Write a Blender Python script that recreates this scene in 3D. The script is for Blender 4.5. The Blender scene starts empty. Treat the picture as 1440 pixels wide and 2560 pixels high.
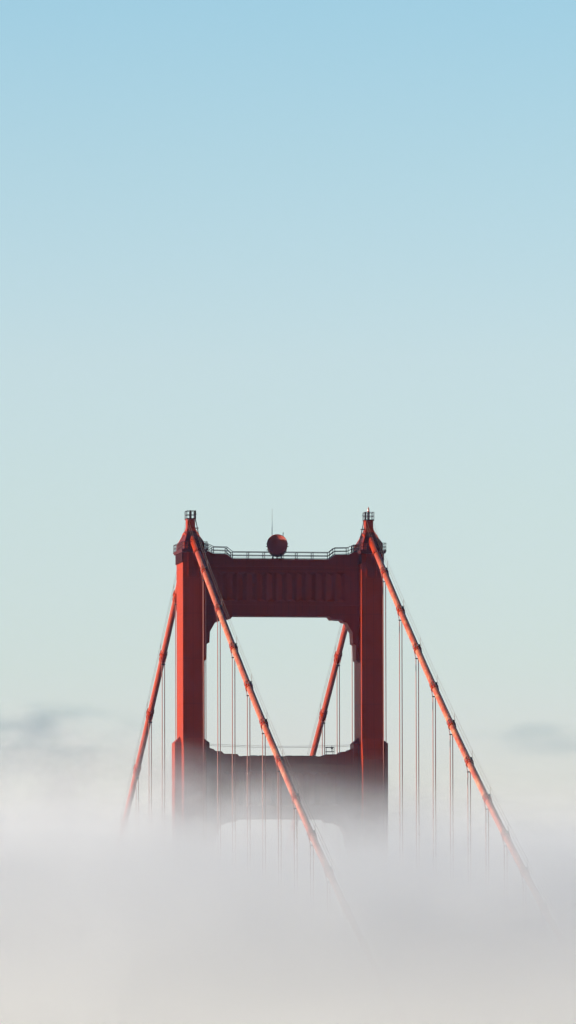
import bpy, math, random
from mathutils import Vector, Matrix
random.seed(7)
R = math.radians
S = bpy.context.scene
COL = S.collection
ZT = 226.0                      # height of the cable crown above the water, metres

# ------------------------------------------------------------------ camera
F_PX, W_PX = 24667.0, 1440.0
A, D, H = 0.1481, 1500.0, 100.0
cd = bpy.data.cameras.new("camera"); cam = bpy.data.objects.new("camera", cd); COL.objects.link(cam)
C0 = Vector((-D*math.sin(A), -D*math.cos(A), ZT - H))
fw = (Vector((0, 0, ZT)) - C0).normalized()
r_ = fw.cross(Vector((0, 0, 1))).normalized(); u_ = r_.cross(fw)
fw = (fw + r_*(21.2/F_PX) + u_*(40.0/F_PX)).normalized()
r_ = fw.cross(Vector((0, 0, 1))).normalized(); u_ = r_.cross(fw)
m = Matrix((r_, u_, -fw)).transposed() @ Matrix.Rotation(R(-0.12), 3, 'Z')
cam.matrix_world = Matrix.Translation(C0) @ m.to_4x4()
cd.sensor_fit = 'HORIZONTAL'; cd.sensor_width = 36.0; cd.lens = 36.0*F_PX/W_PX
cd.clip_start = 10; cd.clip_end = 60000
S.camera = cam

# ------------------------------------------------------------------ sky and sun
SUN_EL, SUN_AZ = 5.0, 2.0       # degrees above the horizon; degrees forward of the bridge's left side
w = bpy.data.worlds.new("World"); S.world = w; w.use_nodes = True
nt = w.node_tree; nt.nodes.clear()
N = nt.nodes.new; L = nt.links.new
sky = N('ShaderNodeTexSky'); sky.sky_type = 'NISHITA'; sky.sun_disc = False
sky.sun_elevation = R(SUN_EL)
sdir = Vector((-math.cos(R(SUN_EL))*math.cos(R(SUN_AZ)), -math.cos(R(SUN_EL))*math.sin(R(SUN_AZ)), math.sin(R(SUN_EL))))
sky.sun_rotation = math.atan2(sdir.x, sdir.y)
sky.air_density = 1.0; sky.dust_density = 0.6; sky.ozone_density = 1.5; sky.altitude = 120
bg = N('ShaderNodeBackground'); out = N('ShaderNodeOutputWorld')
bg.inputs['Strength'].default_value = 0.15
# grade of the sky by elevation (thin sea haze on the horizon, clear blue above) and by azimuth (dimmer behind the camera)
tc = N('ShaderNodeTexCoord'); sp = N('ShaderNodeSeparateXYZ'); L(tc.outputs['Generated'], sp.inputs[0])
def wm(op, a, b):
    n = N('ShaderNodeMath'); n.operation = op
    for k, v in enumerate((a, b)):
        if hasattr(v, 'is_output'): L(v, n.inputs[k])
        else: n.inputs[k].default_value = v
    return n.outputs[0]
def wramp(fac, stops, scale):
    r = N('ShaderNodeValToRGB'); cr = r.color_ramp
    while len(cr.elements) < len(stops): cr.elements.new(.5)
    for e, (p, c) in zip(cr.elements, stops): e.position = p; e.color = (*[q/scale for q in c], 1)
    L(fac, r.inputs[0]); return r.outputs[0]
K = 4.0
GRADE = [(.03, (1.2, 1.33, 2.8))] + list(reversed([(0.119, (0.948, 1.239, 1.752)), (0.104, (1.065, 1.276, 1.82)), (0.0837, (1.208, 1.325, 1.981)), (0.0695, (1.188, 1.337, 2.115)), (0.0533, (1.17, 1.354, 2.40)), (0.045, (1.21, 1.35, 2.65))])) + [(.25, (.34, .62, 1.05)), (.6, (.17, .31, .55))]
g1 = wramp(wm('ADD', wm('MULTIPLY', sp.outputs[2], 1.0), .1), [(p+.1, c) for p, c in GRADE], K)
back = wramp(wm('ADD', wm('MULTIPLY', sp.outputs[1], .5), .5), [(0.2, (.15, .18, .22)), (.75, (1, 1, 1))], 1.0)
def wmul(a, b):
    n = N('ShaderNodeVectorMath'); n.operation = 'MULTIPLY'; L(a, n.inputs[0])
    if hasattr(b, 'is_output'): L(b, n.inputs[1])
    else: n.inputs[1].default_value = (b, b, b)
    return n.outputs[0]
L(wmul(wmul(wmul(sky.outputs[0], g1), back), K*.536), bg.inputs['Color']); L(bg.outputs[0], out.inputs['Surface'])

sl = bpy.data.lights.new("sun", 'SUN'); sun = bpy.data.objects.new("sun", sl); COL.objects.link(sun)
sl.energy = 5.0; sl.angle = R(0.5); sl.color = (1.0, 0.918, 0.80)
sun.rotation_euler = (-sdir).to_track_quat('-Z', 'Y').to_euler()

S.view_settings.view_transform = 'Standard'; S.view_settings.look = 'None'
S.view_settings.exposure = 1.5; S.view_settings.gamma = 1.0
S.render.engine = 'CYCLES'
cy = S.cycles
cy.use_denoising = True; cy.max_bounces = 12; cy.volume_bounces = 6; cy.use_adaptive_sampling = True; cy.adaptive_threshold = .03; cy.diffuse_bounces = 3
cy.volume_max_steps = 512; cy.volume_step_rate = 1.0

# ------------------------------------------------------------------ helpers
def tag(o, label=None, cat=None, group=None, kind=None):
    if label: o['label'] = label
    if cat: o['category'] = cat
    if group: o['group'] = group
    if kind: o['kind'] = kind
    return o

class MB:
    def __init__(s): s.v = []; s.f = []; s.s = []
    def add(s, vs, fs, smooth=False):
        b = len(s.v); s.v += [tuple(x) for x in vs]
        s.f += [tuple(b+i for i in f) for f in fs]; s.s += [smooth]*len(fs)
    def box(s, x0, x1, y0, y1, z0, z1):
        s.add([(x0,y0,z0),(x1,y0,z0),(x1,y1,z0),(x0,y1,z0),(x0,y0,z1),(x1,y0,z1),(x1,y1,z1),(x0,y1,z1)],
              [(0,3,2,1),(4,5,6,7),(0,1,5,4),(1,2,6,5),(2,3,7,6),(3,0,4,7)])
    def loft(s, secs):                       # secs: (z, x0, x1, y0, y1)
        vs = []; fs = []
        for z, x0, x1, y0, y1 in secs: vs += [(x0,y0,z),(x1,y0,z),(x1,y1,z),(x0,y1,z)]
        for k in range(len(secs)-1):
            a = 4*k
            for i in range(4):
                j = (i+1) % 4; q = (a+i, a+j, a+4+j, a+4+i)
                fs.append(q if secs[k+1][0] > secs[k][0] else q[::-1])
        up = secs[-1][0] > secs[0][0]; e = 4*(len(secs)-1)
        fs.append((3,2,1,0) if up else (0,1,2,3)); fs.append((e,e+1,e+2,e+3) if up else (e+3,e+2,e+1,e))
        s.add(vs, fs)
    def prism_xz(s, pts, y0, y1):            # polygon in x,z extruded along y
        n = len(pts)
        s.add([(x,y0,z) for x,z in pts]+[(x,y1,z) for x,z in pts],
              [tuple(range(n)), tuple(range(2*n-1,n-1,-1))]+[(i,i+n,(i+1)%n+n,(i+1)%n) for i in range(n)])
    def prism_yz(s, pts, x0, x1):
        n = len(pts)
        s.add([(x0,y,z) for y,z in pts]+[(x1,y,z) for y,z in pts],
              [tuple(range(n)), tuple(range(2*n-1,n-1,-1))]+[(i,i+n,(i+1)%n+n,(i+1)%n) for i in range(n)])
    def tube(s, pts, r, n=8, smooth=True, cap=True, scales=None):
        pts = [Vector(p) for p in pts]; vs = []; fs = []
        up0 = None
        for k, p in enumerate(pts):
            t = (pts[min(k+1, len(pts)-1)] - pts[max(k-1, 0)]).normalized()
            ref = Vector((1,0,0)) if abs(t.x) < .9 else Vector((0,0,1))
            a = t.cross(ref).normalized(); b = t.cross(a)
            rr = r*(scales[k] if scales else 1)
            vs += [p + (a*math.cos(2*math.pi*i/n) + b*math.sin(2*math.pi*i/n))*rr for i in range(n)]
        for k in range(len(pts)-1):
            for i in range(n):
                j = (i+1) % n; fs.append((k*n+i, k*n+j, (k+1)*n+j, (k+1)*n+i))
        s.add(vs, fs, smooth)
        if cap:
            s.add(vs[:n], [tuple(range(n))[::-1]]); s.add(vs[-n:], [tuple(range(n))])
    def bar(s, p, q, r): s.tube([p, q], r, 6, True)
    def build(s, name, mat, parent=None, recalc=True):
        me = bpy.data.meshes.new(name); me.from_pydata(s.v, [], s.f); me.update()
        if recalc:
            import bmesh
            bm = bmesh.new(); bm.from_mesh(me); bmesh.ops.recalc_face_normals(bm, faces=bm.faces); bm.to_mesh(me); bm.free()
        for p, sm in zip(me.polygons, s.s): p.use_smooth = sm
        me.materials.append(mat)
        o = bpy.data.objects.new(name, me); COL.objects.link(o)
        if parent: o.parent = parent
        return o

def empty(name, loc=(0,0,0)):
    o = bpy.data.objects.new(name, None); o.location = loc; COL.objects.link(o); return o

# ------------------------------------------------------------------ materials
def new_mat(name):
    mt = bpy.data.materials.new(name); mt.use_nodes = True; t = mt.node_tree
    b = t.nodes['Principled BSDF']; return mt, t, b

def ramp(t, fac, stops):
    r = t.nodes.new('ShaderNodeValToRGB'); cr = r.color_ramp
    while len(cr.elements) < len(stops): cr.elements.new(.5)
    for e, (p, c) in zip(cr.elements, stops): e.position = p; e.color = (*c, 1)
    t.links.new(fac, r.inputs[0]); return r.outputs[0]

def mix(t, a, b, fac, mode='MIX'):
    n = t.nodes.new('ShaderNodeMix'); n.data_type = 'RGBA'; n.blend_type = mode
    for k, v in ((0, fac), (6, a), (7, b)):
        if hasattr(v, 'is_output'): t.links.new(v, n.inputs[k])
        else: n.inputs[k].default_value = v if k == 0 else (*v, 1)
    return n.outputs[2]

def math_(t, op, a, b=None, c=None, clamp=False):
    n = t.nodes.new('ShaderNodeMath'); n.operation = op; n.use_clamp = clamp
    for k, v in enumerate((a, b, c)):
        if v is None: continue
        if hasattr(v, 'is_output'): t.links.new(v, n.inputs[k])
        else: n.inputs[k].default_value = v
    return n.outputs[0]

def noise(t, vec, scale, detail=4, rough=.55):
    n = t.nodes.new('ShaderNodeTexNoise'); n.inputs['Scale'].default_value = scale
    n.inputs['Detail'].default_value = detail; n.inputs['Roughness'].default_value = rough
    t.links.new(vec, n.inputs['Vector']); return n.outputs['Fac']

def paint(name, base, dark, seams=True, rough=.5):
    """oxide orange bridge paint: blotchy, streaked, with plate seams"""
    mt, t, b = new_mat(name)
    g = t.nodes.new('ShaderNodeNewGeometry'); pos = g.outputs['Position']
    mp = t.nodes.new('ShaderNodeMapping'); mp.inputs['Scale'].default_value = (1, 1, .12); t.links.new(pos, mp.inputs[0])
    n1 = noise(t, mp.outputs[0], 1.3, 5, .6); n2 = noise(t, pos, .35, 4)
    c = mix(t, base, dark, math_(t, 'MULTIPLY', n1, n2))
    if seams:
        sx = t.nodes.new('ShaderNodeSeparateXYZ'); t.links.new(pos, sx.inputs[0])
        nn = t.nodes.new('ShaderNodeSeparateXYZ'); t.links.new(g.outputs['True Normal'], nn.inputs[0])
        def line(co, period, width):
            fr = math_(t, 'FRACT', math_(t, 'DIVIDE', co, period))
            return math_(t, 'LESS_THAN', fr, width/period)
        ax = math_(t, 'GREATER_THAN', math_(t, 'ABSOLUTE', nn.outputs[0]), .5)
        lat = math_(t, 'ADD', math_(t, 'MULTIPLY', ax, sx.outputs[1]),
                    math_(t, 'MULTIPLY', math_(t, 'SUBTRACT', 1.0, ax), sx.outputs[0]))
        v = math_(t, 'MULTIPLY', line(lat, 1.067, .10), .30)
        v2 = math_(t, 'MULTIPLY', line(lat, .355, .06), .14)
        h = math_(t, 'MULTIPLY', line(sx.outputs[2], 6.86, .14), .25)
        tot = math_(t, 'MAXIMUM', math_(t, 'MAXIMUM', v, v2), h)
        c = mix(t, c, tuple(x*.35 for x in dark), tot)
    t.links.new(c, b.inputs['Base Color']); b.inputs['Roughness'].default_value = rough; b.inputs['Specular IOR Level'].default_value = .06
    bp = t.nodes.new('ShaderNodeBump'); bp.inputs['Strength'].default_value = .25; bp.inputs['Distance'].default_value = .03
    t.links.new(noise(t, pos, 6, 3), bp.inputs['Height']); t.links.new(bp.outputs[0], b.inputs['Normal'])
    return mt

ORANGE = (.215, .0165, .0012); DEEP = (.125, .009, .001)
M = {}
M['orange'] = paint('orange_paint', ORANGE, DEEP)
M['plain'] = paint('orange_paint_plain', ORANGE, DEEP, seams=False)
M['dark_shade'] = paint('dark_shade_paint', (.055, .009, .009), (.035, .007, .008), seams=False)  # shade on the fluted band painted in as dark red; platform shares it
M['housing_shade'] = paint('housing_shade_paint', (.075, .010, .009), (.05, .008, .008), seams=False)  # the shade on the housing flare is put into this darker red
M['rail'] = paint('rail_paint', (.022, .009, .011), (.014, .007, .010), seams=False)

def cable_mat():
    mt, t, b = new_mat('cable_paint')
    pos = t.nodes.new('ShaderNodeNewGeometry').outputs['Position']
    n1 = noise(t, pos, .55, 5, .65); n2 = noise(t, pos, 2.2, 4, .6)
    f = math_(t, 'ADD', math_(t, 'MULTIPLY', n1, .65), math_(t, 'MULTIPLY', n2, .35))
    c = ramp(t, f, [(.30, (.17, .014, .003)), (.42, (.23, .026, .007)), (.50, (.27, .048, .017)), (.58, (.32, .09, .038)), (.70, (.38, .19, .10))])
    # weather patches only on the main span side, where the wrapping is worn
    sx = t.nodes.new('ShaderNodeSeparateXYZ'); t.links.new(pos, sx.inputs[0])
    k = math_(t, 'MULTIPLY', math_(t, 'SUBTRACT', -10.0, sx.outputs[1]), .2, clamp=True)
    t.links.new(mix(t, (.22, .022, .005), c, k), b.inputs['Base Color'])
    b.inputs['Roughness'].default_value = .5
    wv = t.nodes.new('ShaderNodeTexWave'); wv.inputs['Scale'].default_value = .8; wv.inputs['Distortion'].default_value = 1.5
    wv.bands_direction = 'DIAGONAL'; t.links.new(pos, wv.inputs['Vector'])
    bp = t.nodes.new('ShaderNodeBump'); bp.inputs['Strength'].default_value = .25; bp.inputs['Distance'].default_value = .05
    t.links.new(wv.outputs['Fac'], bp.inputs['Height']); t.links.new(bp.outputs[0], b.inputs['Normal'])
    return mt
M['cable'] = cable_mat()

def simple(name, c, rough=.6, metal=0):
    mt, t, b = new_mat(name)
    pos = t.nodes.new('ShaderNodeNewGeometry').outputs['Position']
    t.links.new(mix(t, c, tuple(x*.6 for x in c), noise(t, pos, 3, 3)), b.inputs['Base Color'])
    b.inputs['Roughness'].default_value = rough; b.inputs['Metallic'].default_value = metal
    return mt
M['rope'] = simple('rope_steel', (.25, .045, .020))
M['wire'] = simple('wire_steel', (.12, .075, .06))
M['dark'] = simple('dark_steel', (.03, .022, .028))
M['dish'] = simple('dish_paint', (.30, .028, .008), .5)
M['whip'] = simple('whip_fibreglass', (.16, .26, .28), .5)
M['lampglass'] = simple('beacon_glass', (.35, .14, .10), .25)

# ------------------------------------------------------------------ tower
CX = 13.715                      # half the distance between the cable planes
tower = empty('bridge_tower', (0, 0, 0))
tag(tower, 'orange steel suspension bridge tower rising out of the fog, two legs joined by cross struts', 'bridge tower')
def Z(z): return ZT + z

def make_leg(sx):
    c = sx*CX
    b = MB()
    b.loft([(Z(-222), c-2.6, c+2.6, -6.2, 6.2), (Z(-150), c-2.4, c+2.4, -5.6, 5.6), (Z(-100), c-1.9, c+1.9, -5.0, 5.0),
            (Z(-70), c-1.65, c+1.65, -4.6, 4.6), (Z(-35.4), c-1.65, c+1.65, -4.6, 4.6), (Z(-32.2), c-1.65, c+1.65, -3.55, 3.55), (Z(-4.0), c-1.65, c+1.65, -3.55, 3.55)])
    leg = b.build('tower_leg', M['orange'], tower)
    for s2 in (-1, 1):            # side buttress with its half pyramid cap
        xi = c + s2*1.63; xo = c + s2*2.65
        b = MB(); b.box(min(xi, xo), max(xi, xo), -1.72, 1.72, Z(-215), Z(-32.9)); b.build('buttress', M['orange'], leg)
        b = MB(); e = .05
        p = [(xo+s2*e, -1.77, Z(-32.88)), (xo+s2*e, 1.77, Z(-32.88)), (xi, 1.77, Z(-32.88)), (xi, -1.77, Z(-32.88)), (c+s2*1.66, 0, Z(-31.85))]
        b.add(p, [(0,1,2,3),(0,1,4),(1,2,4),(2,3,4),(3,0,4)]); b.build('buttress_cap', M['plain'], leg)
    # seam ledges and ribs on the front and back faces
    for sy in (-1, 1):
        b = MB(); y = sy*3.55
        for dx, za, zb in ((-.82, -4.0, -7.55), (-.07, -4.0, -6.0), (.71, -5.6, -7.55), (1.5, -4.0, -5.8)):
            b.box(c+dx-.05, c+dx+.05, min(y, y+sy*.14), max(y, y+sy*.14), Z(zb), Z(za))
        b.box(c-1.66, c+1.66, min(y, y+sy*.07), max(y, y+sy*.07), Z(-7.85), Z(-7.55))
        b.build('rib_panel', M['plain'], leg)
    # fluted band under the platform, on the two sides, its shade painted dark red
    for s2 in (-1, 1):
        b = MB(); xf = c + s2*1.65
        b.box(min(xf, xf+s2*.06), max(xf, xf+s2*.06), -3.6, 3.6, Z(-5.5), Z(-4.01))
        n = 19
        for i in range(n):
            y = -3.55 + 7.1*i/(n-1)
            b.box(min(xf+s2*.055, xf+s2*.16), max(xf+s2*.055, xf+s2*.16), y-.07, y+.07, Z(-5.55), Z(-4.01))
        b.build('fluted_band', M['dark_shade'], leg)
    return leg
make_leg(-1); make_leg(1)

def make_strut(ztop, zbot, top, bot, z0f, z1f, period, nfl, inner, hy=1.6):
    top = [(x, z) for x, z in top]
    pts = [(-inner, top[-1][1])] + [(-x, z) for x, z in reversed(top)] + top + [(inner, top[-1][1])]
    pts += [(x, z) for x, z in reversed(bot)] + [(-x, z) for x, z in bot]
    b = MB(); b.prism_xz([(x, Z(z)) for x, z in pts], -hy, hy)
    st = b.build('cross_strut', M['orange'], tower)
    b = MB()                      # cornice and lower ledge
    xa = top[0][0]
    for sy in (-1, 1):
        def slab(x0, x1, za, zb, d):
            y0 = sy*hy; b.box(x0, x1, min(y0, y0+sy*d), max(y0, y0+sy*d), Z(za), Z(zb))
        slab(-inner+.02, inner-.02, ztop-1.15, ztop-.85, .16)
        slab(-xa, xa, ztop-.14, ztop+.02, .22)
        slab(-inner+.02, inner-.02, z0f-.55, z0f-.35, .10)
        slab(-xa+.6, xa-.6, zbot+.06, zbot+.38, .14)
    b.build('cornice', M['plain'], st)
    d = .42; w2 = period/2
    for sy in (-1, 1):
        b = MB(); xe = (nfl/2)*period
        b.box(-xe, xe, min(sy*hy, sy*(hy+.03)), max(sy*hy, sy*(hy+.03)), Z(z0f), Z(z1f))
        y0 = sy*(hy-.005); y1 = sy*(hy+d)
        for k in range(-(nfl//2), nfl//2+1):
            x = k*period
            vs = [(x-w2*.96, y0, Z(z0f)), (x+w2*.96, y0, Z(z0f)), (x+w2*.96, y0, Z(z1f)), (x-w2*.96, y0, Z(z1f)),
                  (x+.02, y1, Z(z0f+.4)), (x+.02, y1, Z(z1f-.6))]
            b.add(vs, [(0,1,4),(1,2,5,4),(2,3,5),(3,0,4,5)])
        b.build('fluting', M['plain'], st)
    return st
T1 = [(7.45, -4.85), (8.3, -4.15), (10.35, -4.1), (11.2, -3.7)]
B1 = [(7.42, -13.55), (7.8, -14.0), (9.27, -14.05), (9.6, -14.4), (10.1, -14.45), (10.95, -15.95), (11.04, -17.6), (11.45, -17.85), (11.5, -20.2), (12.08, -20.6)]
strut1 = make_strut(-4.85, -13.55, T1, B1, -11.3, -6.8, 1.52, 13, 12.08)
T2 = [(6.45, -34.9), (6.8, -34.55), (8.84, -34.5), (9.2, -34.15), (10.1, -34.1), (10.4, -33.85), (11.07, -33.6)]
B2 = [(6.46, -44.4), (7.0, -44.85), (8.4, -44.95), (8.8, -45.25), (9.2, -45.3), (9.95, -46.75), (10.1, -48.6), (10.5, -48.9), (10.55, -51.5), (11.07, -51.9)]
strut2 = make_strut(-34.9, -44.4, T2, B2, -42.4, -37.2, 1.66, 11, 11.07)

def railing_path(b, pts, h, r=.035, step=1.25, mids=(.5,)):
    """posts and rails along a polyline of floor points"""
    pts = [Vector(p) for p in pts]
    for a, c in zip(pts, pts[1:]):
        n = max(1, round((c-a).length/step))
        for i in range(n+1):
            p = a.lerp(c, i/n); b.bar(p, p+Vector((0, 0, h)), r)
        for f in (1.0,)+tuple(mids):
            b.bar(a+Vector((0, 0, h*f)), c+Vector((0, 0, h*f)), r)

# railings along the top strut
for y in (-1.35, .55):
    b = MB()
    X = [(-11.9, -3.65), (-11.2, -3.68), (-10.35, -4.08), (-8.3, -4.12), (-7.45, -4.83), (-4.95, -4.83), (-2.5, -4.83), (0, -4.83), (2.5, -4.83), (4.95, -4.83), (7.45, -4.83), (8.3, -4.12), (10.35, -4.08), (11.2, -3.68), (11.9, -3.65)]
    for (x0, z0), (x1, z1) in zip(X, X[1:]):
        b.bar((x0, y, Z(z0)), (x0, y, Z(z0+1.1)), .06)
        for h in (1.1, .58, .12): b.bar((x0, y, Z(z0+h)), (x1, y, Z(z1+h)), (.052 if h > .2 else .045))
    b.bar((11.9, y, Z(-3.65)), (11.9, y, Z(-2.55)), .05)
    b.build('strut_railing', M['rail'], strut1)

# platforms, housings, cages
def make_head(sx):
    c = sx*CX
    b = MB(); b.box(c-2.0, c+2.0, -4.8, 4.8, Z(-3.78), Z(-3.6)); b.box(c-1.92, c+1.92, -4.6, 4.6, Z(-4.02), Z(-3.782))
    plat = b.build('platform', M['dark_shade'], tower)
    b = MB(); e = 1.94
    railing_path(b, [(c+e*s, y, Z(-3.6)) for s, y in ((-1, -4.72), (-1, 4.72), (1, 4.72), (1, -4.72), (-1, -4.72))], 1.12, .038, 1.05, (.5, .1))
    b.build('platform_railing', M['rail'], plat)
    b = MB()
    b.loft([(Z(z), c-hx, c+hx, -hy, hy) for z, hx, hy in ((-.62, .74, 1.2), (-.3, .66, 1.08), (-.15, .60, 1.02), (1.1, .56, .98), (1.12, .66, 1.1), (1.26, .66, 1.1))])
    sp = b.build('saddle_spire', M['plain'], tower)
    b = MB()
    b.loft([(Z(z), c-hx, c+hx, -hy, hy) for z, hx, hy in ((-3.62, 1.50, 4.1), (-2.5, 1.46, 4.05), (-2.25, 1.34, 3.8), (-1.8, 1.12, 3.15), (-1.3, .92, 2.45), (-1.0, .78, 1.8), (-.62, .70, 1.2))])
    hs = b.build('saddle_housing', M['housing_shade'], tower)
    # arched rim on both sides of the housing
    n = 14; outp = []; inp = []
    for i in range(n+1):
        a = math.pi*i/n
        outp.append((-2.9*math.cos(a), Z(-1.95+1.15*math.sin(a)))); inp.append((-2.55*math.cos(a), Z(-1.95+.80*math.sin(a))))
    for xa, xb in ((c-1.02, c-.55), (c+.55, c+1.02)):
        b = MB()
        for i in range(n): b.prism_yz([outp[i], outp[i+1], inp[i+1], inp[i]], xa, xb)
        b.build('arch_rim', M['plain'], hs)
    b = MB()                       # shoulders between the rim and the platform: edge ribs and shelf
    for s in (-1, 1):
        for sy in (-1, 1):
            P = [(1.50, 4.1, -3.6), (1.47, 4.05, -2.5), (1.34, 3.8, -2.25), (1.12, 3.15, -1.8), (.92, 2.45, -1.3), (.78, 1.9, -.9), (.70, 1.45, -.6)]
            b.tube([(c+s*px, sy*py, Z(pz)) for px, py, pz in P], .07, 6)
    for zz, hx, hy in ((-2.5, 1.5, 4.1),):
        for sy in (-1, 1): b.bar((c-hx, sy*hy, Z(zz)), (c+hx, sy*hy, Z(zz)), .05)
        for s in (-1, 1): b.bar((c+s*hx, -hy, Z(zz)), (c+s*hx, hy, Z(zz)), .05)
    # doors and pipes on the front foot of the housing
    for dx in (-.95, -.55, .2, .9): b.box(c+dx-.04, c+dx+.04, -4.2, -4.08, Z(-3.58), Z(-2.6))
    b.box(c-1.25, c-1.05, -4.3, -4.1, Z(-3.58), Z(-2.85))
    b.build('edge_rib', M['plain'], hs)
    # cage
    b = MB(); hx, hy = .68, 1.12
    co = [(c-hx, -hy), (c-hx, hy), (c+hx, hy), (c+hx, -hy), (c-hx, -hy)]
    for (x0, y0), (x1, y1) in zip(co, co[1:]):
        for f in (0, .5, 1):
            px, py = x0+(x1-x0)*f, y0+(y1-y0)*f; b.bar((px, py, Z(1.2)), (px, py, Z(2.48)), .045)
        for z in (1.3, 1.88, 2.46): b.bar((x0, y0, Z(z)), (x1, y1, Z(z)), .045)
    b.bar((c, 0, Z(1.2)), (c, 0, Z(2.6)), .13)
    xs = c - sx*.58                       # equipment column at the inner corner
    b.box(xs-.1, xs+.1, -1.0, -.7, Z(1.25), Z(2.5))
    b.bar((c-sx*.6, 0, Z(2.05)), (c-sx*1.05, 0, Z(2.02)), .03)
    b.build('cage', M['rail'], sp)
    # ladder and its bracket on the inner side
    b = MB()
    for dy in (-.22, .22):
        b.tube([(c-sx*.70, dy-.3, Z(1.4)), (c-sx*1.02, dy-.3, Z(-.1)), (c-sx*1.45, dy-.3, Z(-2.2))], .035, 6)
    for i in range(14):
        f = i/13; b.bar((c-sx*(.72+.72*f), -.52, Z(1.3-3.4*f)), (c-sx*(.72+.72*f), -.08, Z(1.3-3.4*f)), .02)
    b.box(min(c-sx*.55, c-sx*1.2), max(c-sx*.55, c-sx*1.2), -.6, .3, Z(-.18), Z(-.08))
    b.build('ladder', M['rail'], sp)
make_head(-1); make_head(1)

# ------------------------------------------------------------------ main cables
M1, M2, CURV, P, DD = .4576, .5696, .00035, 15.24, -1.54
def cz(y):
    """height of the cable centre line, y along the bridge"""
    f = min(1, max(0, (y+3)/6)); f = f*f*(3-2*f); mm = M1 + (M2-M1)*f
    s = math.sqrt(y*y + .8) - DD
    z = -mm*s + CURV*s*s
    return ZT + z
def make_cable(sx, words):
    c = sx*CX
    t = empty('main_cable', (c, 0, 0))
    tag(t, words, 'bridge cable', 'the two main cables')
    b = MB(); ys = [-300+i*4 for i in range(0, 74)] + [-4, -3, -2.2] ; ys = sorted(set(y for y in ys if y <= -2.2))
    far = sorted([2.2, 3, 4] + [6+i*4 for i in range(0, 50)])
    b.tube([(0, y, cz(y)) for y in ys + [-1.6, -1.1, -.6, 0, .6, 1.1, 1.6] + far], .46, 24)
    b.build('wrapped_strand', M['cable'], t)
    b = MB(); b.tube([(0, y, cz(y)) for y in (-8.3, -7, -5.5, -4, -2.6)], .54, 24)
    for y in (-8.3, -3.9, -8.0): b.tube([(0, y, cz(y)), (0, y+.22, cz(y+.22))], .62, 24)
    b.build('sleeve', M['plain'], t)
    b = MB(); b.tube([(0, y, cz(y)) for y in (2.6, 4, 5.5, 7, 8.3)], .54, 24); b.build('sleeve', M['plain'], t)
    ks = [-k for k in range(1, 15)] + [k for k in range(1, 7)]
    for k in ks:
        y = k*P; s = -1 if k < 0 else 1
        d = Vector((0, s, (cz(y+s)-cz(y)))).normalized(); p = Vector((0, y, cz(y)))
        nrm = Vector((1, 0, 0)).cross(d) * (1 if s > 0 else -1)
        if nrm.z < 0: nrm = -nrm
        b = MB()
        b.tube([p-d*.95, p+d*1.15], .52, 20)
        for q in (-.9, 1.1): b.tube([p+d*(q-.06), p+d*(q+.06)], .56, 20)
        for s2 in (-1, 1):         # bolted flanges
            for off in (.36, .44):
                o = p + Vector((s2*off, 0, 0)) + nrm*(.40 if off < .4 else .30)
                b.tube([o-d*.75, o+d*.55], .085, 6)
        band = b.build('cable_band', M['plain'], t)
        b = MB()
        for q in (-.17, .17):      # rope saddles running over the band
            o = p + d*q
            arc = [o + Vector((math.cos(a)*.60, 0, 0)) + nrm*math.sin(a)*.60 for a in [math.pi*i/10 for i in range(11)]]
            b.tube(arc, .05, 6)
        b.build('saddle_rope', M['rope'], band)
        b = MB(); o = p + nrm*.52
        b.prism_yz([(o.y-.45, o.z-.12), (o.y+.45, o.z-.12), (o.y+.36, o.z+.20), (o.y-.36, o.z+.20)], .05, .40)
        b.build('bolt_row', M['dark'], band)
        for s2 in (-1, 1):
            b = MB(); b.bar((s2*.46, y, cz(y)+.3), (s2*.46, y, cz(y)+1.72), .03); b.build('stanchion', M['wire'], t)
    for s2 in (-1, 1):
        for h in (.95, 1.7):
            b = MB()
            pts = [(s2*.46, -kk*P, cz(-kk*P)+h) for kk in range(14, 0, -1)]
            b.tube(pts + [(s2*.46, -9, cz(-9)+h), (s2*.5, -1.2, ZT+1.2 if h > 1 else ZT+.2)], .019, 5, cap=False)
            pts = [(s2*.5, 1.2, ZT+1.2 if h > 1 else ZT+.2), (s2*.46, 9, cz(9)+h)] + [(s2*.46, kk*P, cz(kk*P)+h) for kk in range(1, 7)]
            b.tube(pts, .019, 5, cap=False)
            b.build('hand_rope', M['wire'], t)
    return t
make_cable(-1, 'thick orange cable over the left leg of the tower, crossing in front of the struts')
make_cable(1, 'thick orange cable over the right leg of the tower, sloping down to the right')

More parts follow.
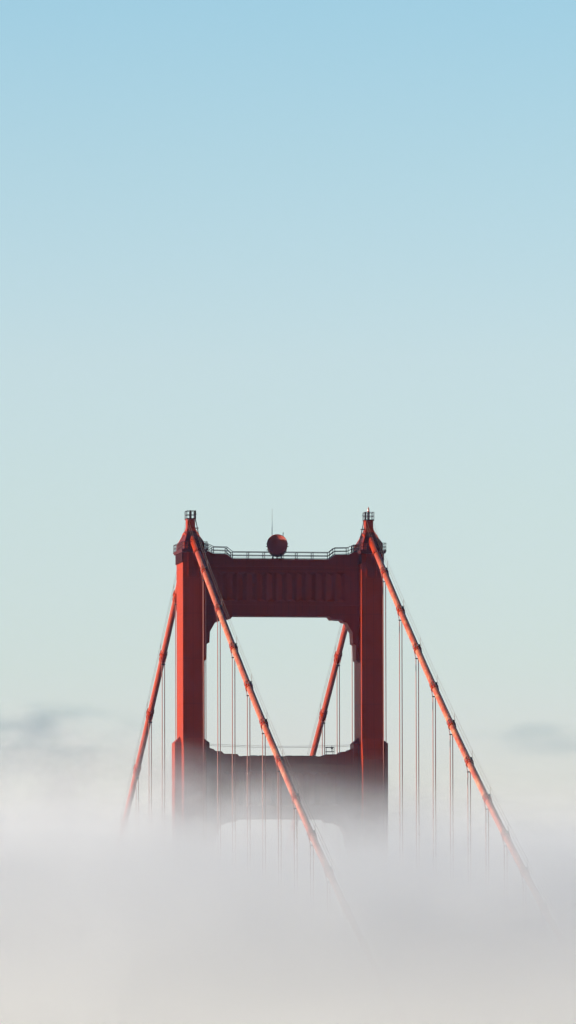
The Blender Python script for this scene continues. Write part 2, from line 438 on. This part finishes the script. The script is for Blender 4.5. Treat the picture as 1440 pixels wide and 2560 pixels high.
# ------------------------------------------------------------------ suspenders
ORD = 'first second third fourth fifth sixth seventh eighth ninth tenth eleventh twelfth thirteenth'.split()
ZLOW = -128.0
def make_suspender():
    t = empty('suspender', (0, 0, 0))
    for s2 in (-1, 1):
        b = MB(); b.tube([(s2*.50, 0, 0), (s2*.46, 0, -.35), (s2*.19, 0, -1.42)], .05, 6, cap=False)
        b.tube([(s2*.19, 0, -1.42), (s2*.19, 0, -110)], .064, 6, cap=False)
        b.build('rope', M['rope'], t)
    b = MB(); b.box(-.30, .30, -.09, .09, -1.50, -1.34); b.build('spreader', M['dark'], t)
    return t
proto = make_suspender(); first = True
for sx, y0, k1, where in ((1, -1, 12, 'near side, right cable'), (-1, -1, 12, 'near side, left cable'),
                    (-1, 1, 5, 'far side, left cable'), (1, 1, 5, 'far side, right cable')):
    for k in range(1, k1+1):
        y = y0*k*P
        if first: t = proto; first = False
        else:
            t = proto.copy(); COL.objects.link(t)
            for ch in proto.children:
                c2 = ch.copy(); COL.objects.link(c2); c2.parent = t
        t.location = (sx*CX, y, cz(y))
        tag(t, f'{ORD[k-1]} suspender pair from the tower, {where}', 'suspender rope', 'suspender ropes hanging from the main cables')

# ------------------------------------------------------------------ antennas and small things
dish = empty('dish_antenna', (0, 0, Z(-4.85)))
tag(dish, 'round orange drum shaped dish antenna standing on the middle of the top strut', 'antenna')
tilt, yawd = R(17), R(-9)
def dloc(r, ang, d):              # local drum coordinates -> dish empty space; d grows forward
    v = Vector((r*math.cos(ang), -d, r*math.sin(ang)))
    v = Matrix.Rotation(-tilt, 3, 'X') @ v
    v = Matrix.Rotation(yawd, 3, 'Z') @ v
    return v + Vector((-.42, -.4, 2.06))
def revolve(prof, n=48, closed=False):
    b = MB(); vs = []; fs = []
    for r, d in prof: vs += [dloc(r, 2*math.pi*i/n, d) for i in range(n)]
    for k in range(len(prof)-1):
        for i in range(n):
            j = (i+1) % n; fs.append((k*n+i, k*n+j, (k+1)*n+j, (k+1)*n+i))
    b.add(vs, fs, True); return b
b = revolve([(1.53, .9), (1.53, -.1), (1.50, -.75), (1.2, -.98), (.01, -1.0)]); b.build('drum', M['dish'], dish)
b = revolve([(1.58, .82), (1.58, .93), (1.50, .93), (1.49, .90)]); b.build('rim', M['dish'], dish)
b = revolve([(1.50, .90), (1.35, .80), (1.15, .70), (.8, .58), (.4, .50), (.01, .475)]); b.build('reflector', M['dish'], dish)
b = MB()
for ang in (R(180), R(0), R(15), R(-160), R(165)):
    p = dloc(1.5, ang, -.2); q = dloc(1.72, ang, -.2); b.bar(p, q, .07)
b.build('lug', M['rail'], dish)
b = MB()
for x in (-1.1, -.4, .3): 
    for y in (-.5, .6): b.bar((x, y, -.02), (x*.8-.05, y*.6, .9), .06)
b.box(-1.3, .6, -.7, .8, .0, .12); b.build('mount', M['rail'], dish)

w1 = empty('whip_antenna', (-.9, 0, Z(-4.85)))
tag(w1, 'tall thin whip antenna behind the left edge of the round dish', 'antenna')
b = MB(); b.tube([(-.0, .9, 0), (-.0, .9, 3.4), (-.12, .9, 3.75)], .06, 6); b.build('bracket', M['rail'], w1)
b = MB(); b.tube([(-.12, .9, 3.6), (-.12, .9, 6.2)], .055, 6); b.build('base_rod', M['whip'], w1)
b = MB(); b.tube([(-.12, .9, 6.2), (-.10, .9, 7.7)], .028, 6, scales=[1, .6]); b.tube([(-.10, .9, 7.65), (-.10, .9, 7.78)], .05, 6); b.build('tip', M['wire'], w1)
w2 = MB(); w2.tube([(0, 0, 0), (0, 0, 4.2)], .05, 6); w2.tube([(0, 0, 4.05), (0, 0, 4.24)], .07, 6)
o = w2.build('rod_antenna', M['rail']); o.location = (.68, .9, Z(-4.85)); tag(o, 'short rod antenna sticking up behind the right side of the round dish', 'antenna')

bc = empty('warning_beacon', (CX, 0, Z(2.6)))
tag(bc, 'small pointed beacon lamp on top of the right leg cage', 'beacon')
b = MB(); b.tube([(0, 0, -.02), (0, 0, .12)], .17, 12); b.build('base', M['plain'], bc)
b = MB(); b.tube([(0, 0, .12), (0, 0, .3), (0, 0, .48), (0, 0, .6), (0, 0, .78)], .15, 12, scales=[1, 1.05, .85, .45, .15]); b.build('lens', M['lampglass'], bc)

# second strut: wires across and a small frame
wl = MB()
for y, dz in ((-1.3, .95), (1.2, .85)):
    wl.tube([(-11 + i*1.1, y, Z(-34.0+dz-.28*math.sin(math.pi*i/20))) for i in range(21)], .022, 5)
o = wl.build('safety_wire', M['wire']); tag(o, 'pair of thin slack wires strung between the legs just above the second strut', 'wire')
fr = MB()
for x in (6.95, 8.15):
    for y in (-1.2, .2): fr.bar((x, y, Z(-34.75)), (x, y, Z(-33.45)), .036)
for y in (-1.2, .2):
    for z in (-33.45, -34.1): fr.bar((6.95, y, Z(z)), (8.15, y, Z(z)), .036)
for x in (6.95, 8.15):
    for z in (-33.45, -34.1): fr.bar((x, -1.2, Z(z)), (x, .2, Z(z)), .036)
fr.bar((7.75, -1.2, Z(-34.1)), (7.8, -1.2, Z(-33.2)), .036); fr.box(7.65, 7.9, -1.3, -1.1, Z(-33.7), Z(-33.45))
o = fr.build('access_frame', M['rail']); tag(o, 'small dark metal frame standing on the right end of the second strut', 'frame')
b = MB()                           # clutter along the top edge of the second strut
for i in range(60):
    x = -6.3 + 12.6*random.random(); l = .3+random.random()*.9
    b.box(x, x+l, -1.55, -1.42, Z(-34.9), Z(-34.9+.04+.12*random.random()))
b.build('edge_conduit', M['dark'], strut2)

# ------------------------------------------------------------------ sea
b = MB(); b.add([(-1490,-1690,0),(1490,-1690,0),(1490,1490,0),(-1490,1490,0)], [(0,1,2,3)])
mt, t_, bs = new_mat('sea_water'); bs.inputs['Base Color'].default_value = (.03, .06, .07, 1); bs.inputs['Roughness'].default_value = .25
sea = b.build('water', mt, recalc=False); tag(sea, 'grey green sea hidden below the fog', None, None, 'structure')

# ------------------------------------------------------------------ fog
FX0, FX1, FY0, FY1, FZ0, FZ1 = -360, 300, -560, 560, 70, 205
b = MB(); b.box(FX0, FX1, FY0, FY1, FZ0, FZ1)
fm = bpy.data.materials.new('fog_volume'); fm.use_nodes = True; t = fm.node_tree; t.nodes.clear()
fo = t.nodes.new('ShaderNodeOutputMaterial'); pv = t.nodes.new('ShaderNodeVolumePrincipled')
t.links.new(pv.outputs[0], fo.inputs['Volume'])
pv.inputs['Color'].default_value = (.975, .985, .983, 1); pv.inputs['Anisotropy'].default_value = 0.45
pos = t.nodes.new('ShaderNodeTexCoord').outputs['Object']
sx = t.nodes.new('ShaderNodeSeparateXYZ'); t.links.new(pos, sx.inputs[0]); x, y, z = sx.outputs
mp = t.nodes.new('ShaderNodeMapping'); mp.inputs['Scale'].default_value = (1, .45, 1.6); t.links.new(pos, mp.inputs[0])
nb = noise(t, mp.outputs[0], .030, 5, .55)
ns = noise(t, mp.outputs[0], .11, 3, .55)
# height of the fog top: uneven, a little higher on the sunny side, sinking towards the camera
top = math_(t, 'ADD', ZT-34.4, math_(t, 'MULTIPLY', math_(t, 'SUBTRACT', nb, .5), 18.0))
top = math_(t, 'ADD', top, math_(t, 'MULTIPLY', math_(t, 'SUBTRACT', ns, .5), 8.0))
xc = math_(t, 'MINIMUM', math_(t, 'MAXIMUM', x, -45.0), 45.0)
top = math_(t, 'SUBTRACT', top, math_(t, 'MULTIPLY', xc, .035))
top = math_(t, 'ADD', top, math_(t, 'MULTIPLY', math_(t, 'MINIMUM', y, 0.0), .04))
dep = math_(t, 'DIVIDE', math_(t, 'SUBTRACT', top, z), 35.0, clamp=True)
den = math_(t, 'POWER', dep, 2.43)
# the front of the bank runs aslant and thins out towards the camera
fr_ = math_(t, 'DIVIDE', math_(t, 'SUBTRACT', math_(t, 'ADD', y, math_(t, 'MULTIPLY', x, .48)), -325.0), 200.0, clamp=True)
den = math_(t, 'MULTIPLY', math_(t, 'MULTIPLY', den, fr_), .125)
# torn puffs drifting close round the tower
mq = t.nodes.new('ShaderNodeMapping'); mq.inputs['Scale'].default_value = (1, .6, 1.3); mq.inputs['Location'].default_value = (3.0, 1.0, 0); t.links.new(pos, mq.inputs[0])
nq = noise(t, mq.outputs[0], .085, 4, .6)
wy = math_(t, 'SUBTRACT', 1.0, math_(t, 'ABSOLUTE', math_(t, 'DIVIDE', math_(t, 'ADD', y, 16.0), 16.0)), clamp=True)
wz = math_(t, 'DIVIDE', math_(t, 'SUBTRACT', math_(t, 'SUBTRACT', ZT-33.0, math_(t, 'MULTIPLY', math_(t, 'ADD', xc, 15.0), .22)), z), 9.0, clamp=True)
pf = math_(t, 'MULTIPLY', math_(t, 'SUBTRACT', nq, .43), 4.5, clamp=True)
den = math_(t, 'ADD', den, math_(t, 'MULTIPLY', math_(t, 'MULTIPLY', math_(t, 'MULTIPLY', wy, wz), pf), .065))
t.links.new(den, pv.inputs['Density'])
fm.cycles.volume_step_rate = .2 if hasattr(fm.cycles, 'volume_step_rate') else 1
fog = b.build('fog', fm); tag(fog, 'thick pale bank of fog swallowing the lower tower', None, None, 'stuff')

# thin distant cloud wisps behind the bank
def wisp(name, label, cx, cyy, czz, sx_, sy_, sz_, seed, dens):
    b = MB(); b.box(-sx_, sx_, -sy_, sy_, -sz_, sz_)
    mt = bpy.data.materials.new('cloud_volume'); mt.use_nodes = True; t = mt.node_tree; t.nodes.clear()
    fo = t.nodes.new('ShaderNodeOutputMaterial'); pv = t.nodes.new('ShaderNodeVolumePrincipled'); t.links.new(pv.outputs[0], fo.inputs['Volume'])
    pv.inputs['Color'].default_value = (.09, .20, .27, 1)  # shade of the wisp put into its colour: dark blue instead of white
    pos = t.nodes.new('ShaderNodeTexCoord').outputs['Object']
    sp_ = t.nodes.new('ShaderNodeSeparateXYZ'); t.links.new(pos, sp_.inputs[0])
    e = None
    for k, hh in ((0, sx_), (1, sy_), (2, sz_)):
        q = math_(t, 'POWER', math_(t, 'DIVIDE', sp_.outputs[k], hh), 2.0)
        e = q if e is None else math_(t, 'ADD', e, q)
    env = math_(t, 'SUBTRACT', 1.0, e, clamp=True)
    mp = t.nodes.new('ShaderNodeMapping'); mp.inputs['Scale'].default_value = (.8, .5, 1.9); mp.inputs['Location'].default_value = (seed, 0, 0)
    mp.inputs['Rotation'].default_value = (0, R(14), 0); t.links.new(pos, mp.inputs[0])
    n = math_(t, 'MULTIPLY', math_(t, 'SUBTRACT', noise(t, mp.outputs[0], .085, 6, .62), .47), 4.0, clamp=True)
    t.links.new(math_(t, 'MULTIPLY', math_(t, 'MULTIPLY', env, n), dens), pv.inputs['Density'])
    if hasattr(mt.cycles, 'volume_step_rate'): mt.cycles.volume_step_rate = .6
    o = b.build(name, mt); o.location = (cx, cyy, czz); tag(o, label, None, None, 'stuff'); return o
wisp('cloud', 'thin blue grey cloud wisp above the fog on the left', 12, 430, ZT-12.0, 30, 26, 8.0, 14.0, .034)
wisp('cloud', 'thin blue grey cloud wisp above the fog on the right', 122, 430, ZT-12.5, 24, 26, 4.5, 43.0, .020)

# air between the camera and the tower
b = MB(); b.box(-1500, 1500, -1700, 1500, -1, 300)
hm = bpy.data.materials.new('haze_air'); hm.use_nodes = True; t = hm.node_tree; t.nodes.clear()
fo = t.nodes.new('ShaderNodeOutputMaterial'); pv = t.nodes.new('ShaderNodeVolumePrincipled'); t.links.new(pv.outputs[0], fo.inputs['Volume'])
pv.inputs['Color'].default_value = (.45, .52, 1.0, 1); pv.inputs['Density'].default_value = 1.5e-5
hz = b.build('haze', hm); tag(hz, 'thin blue air between the camera and the bridge', None, None, 'stuff')
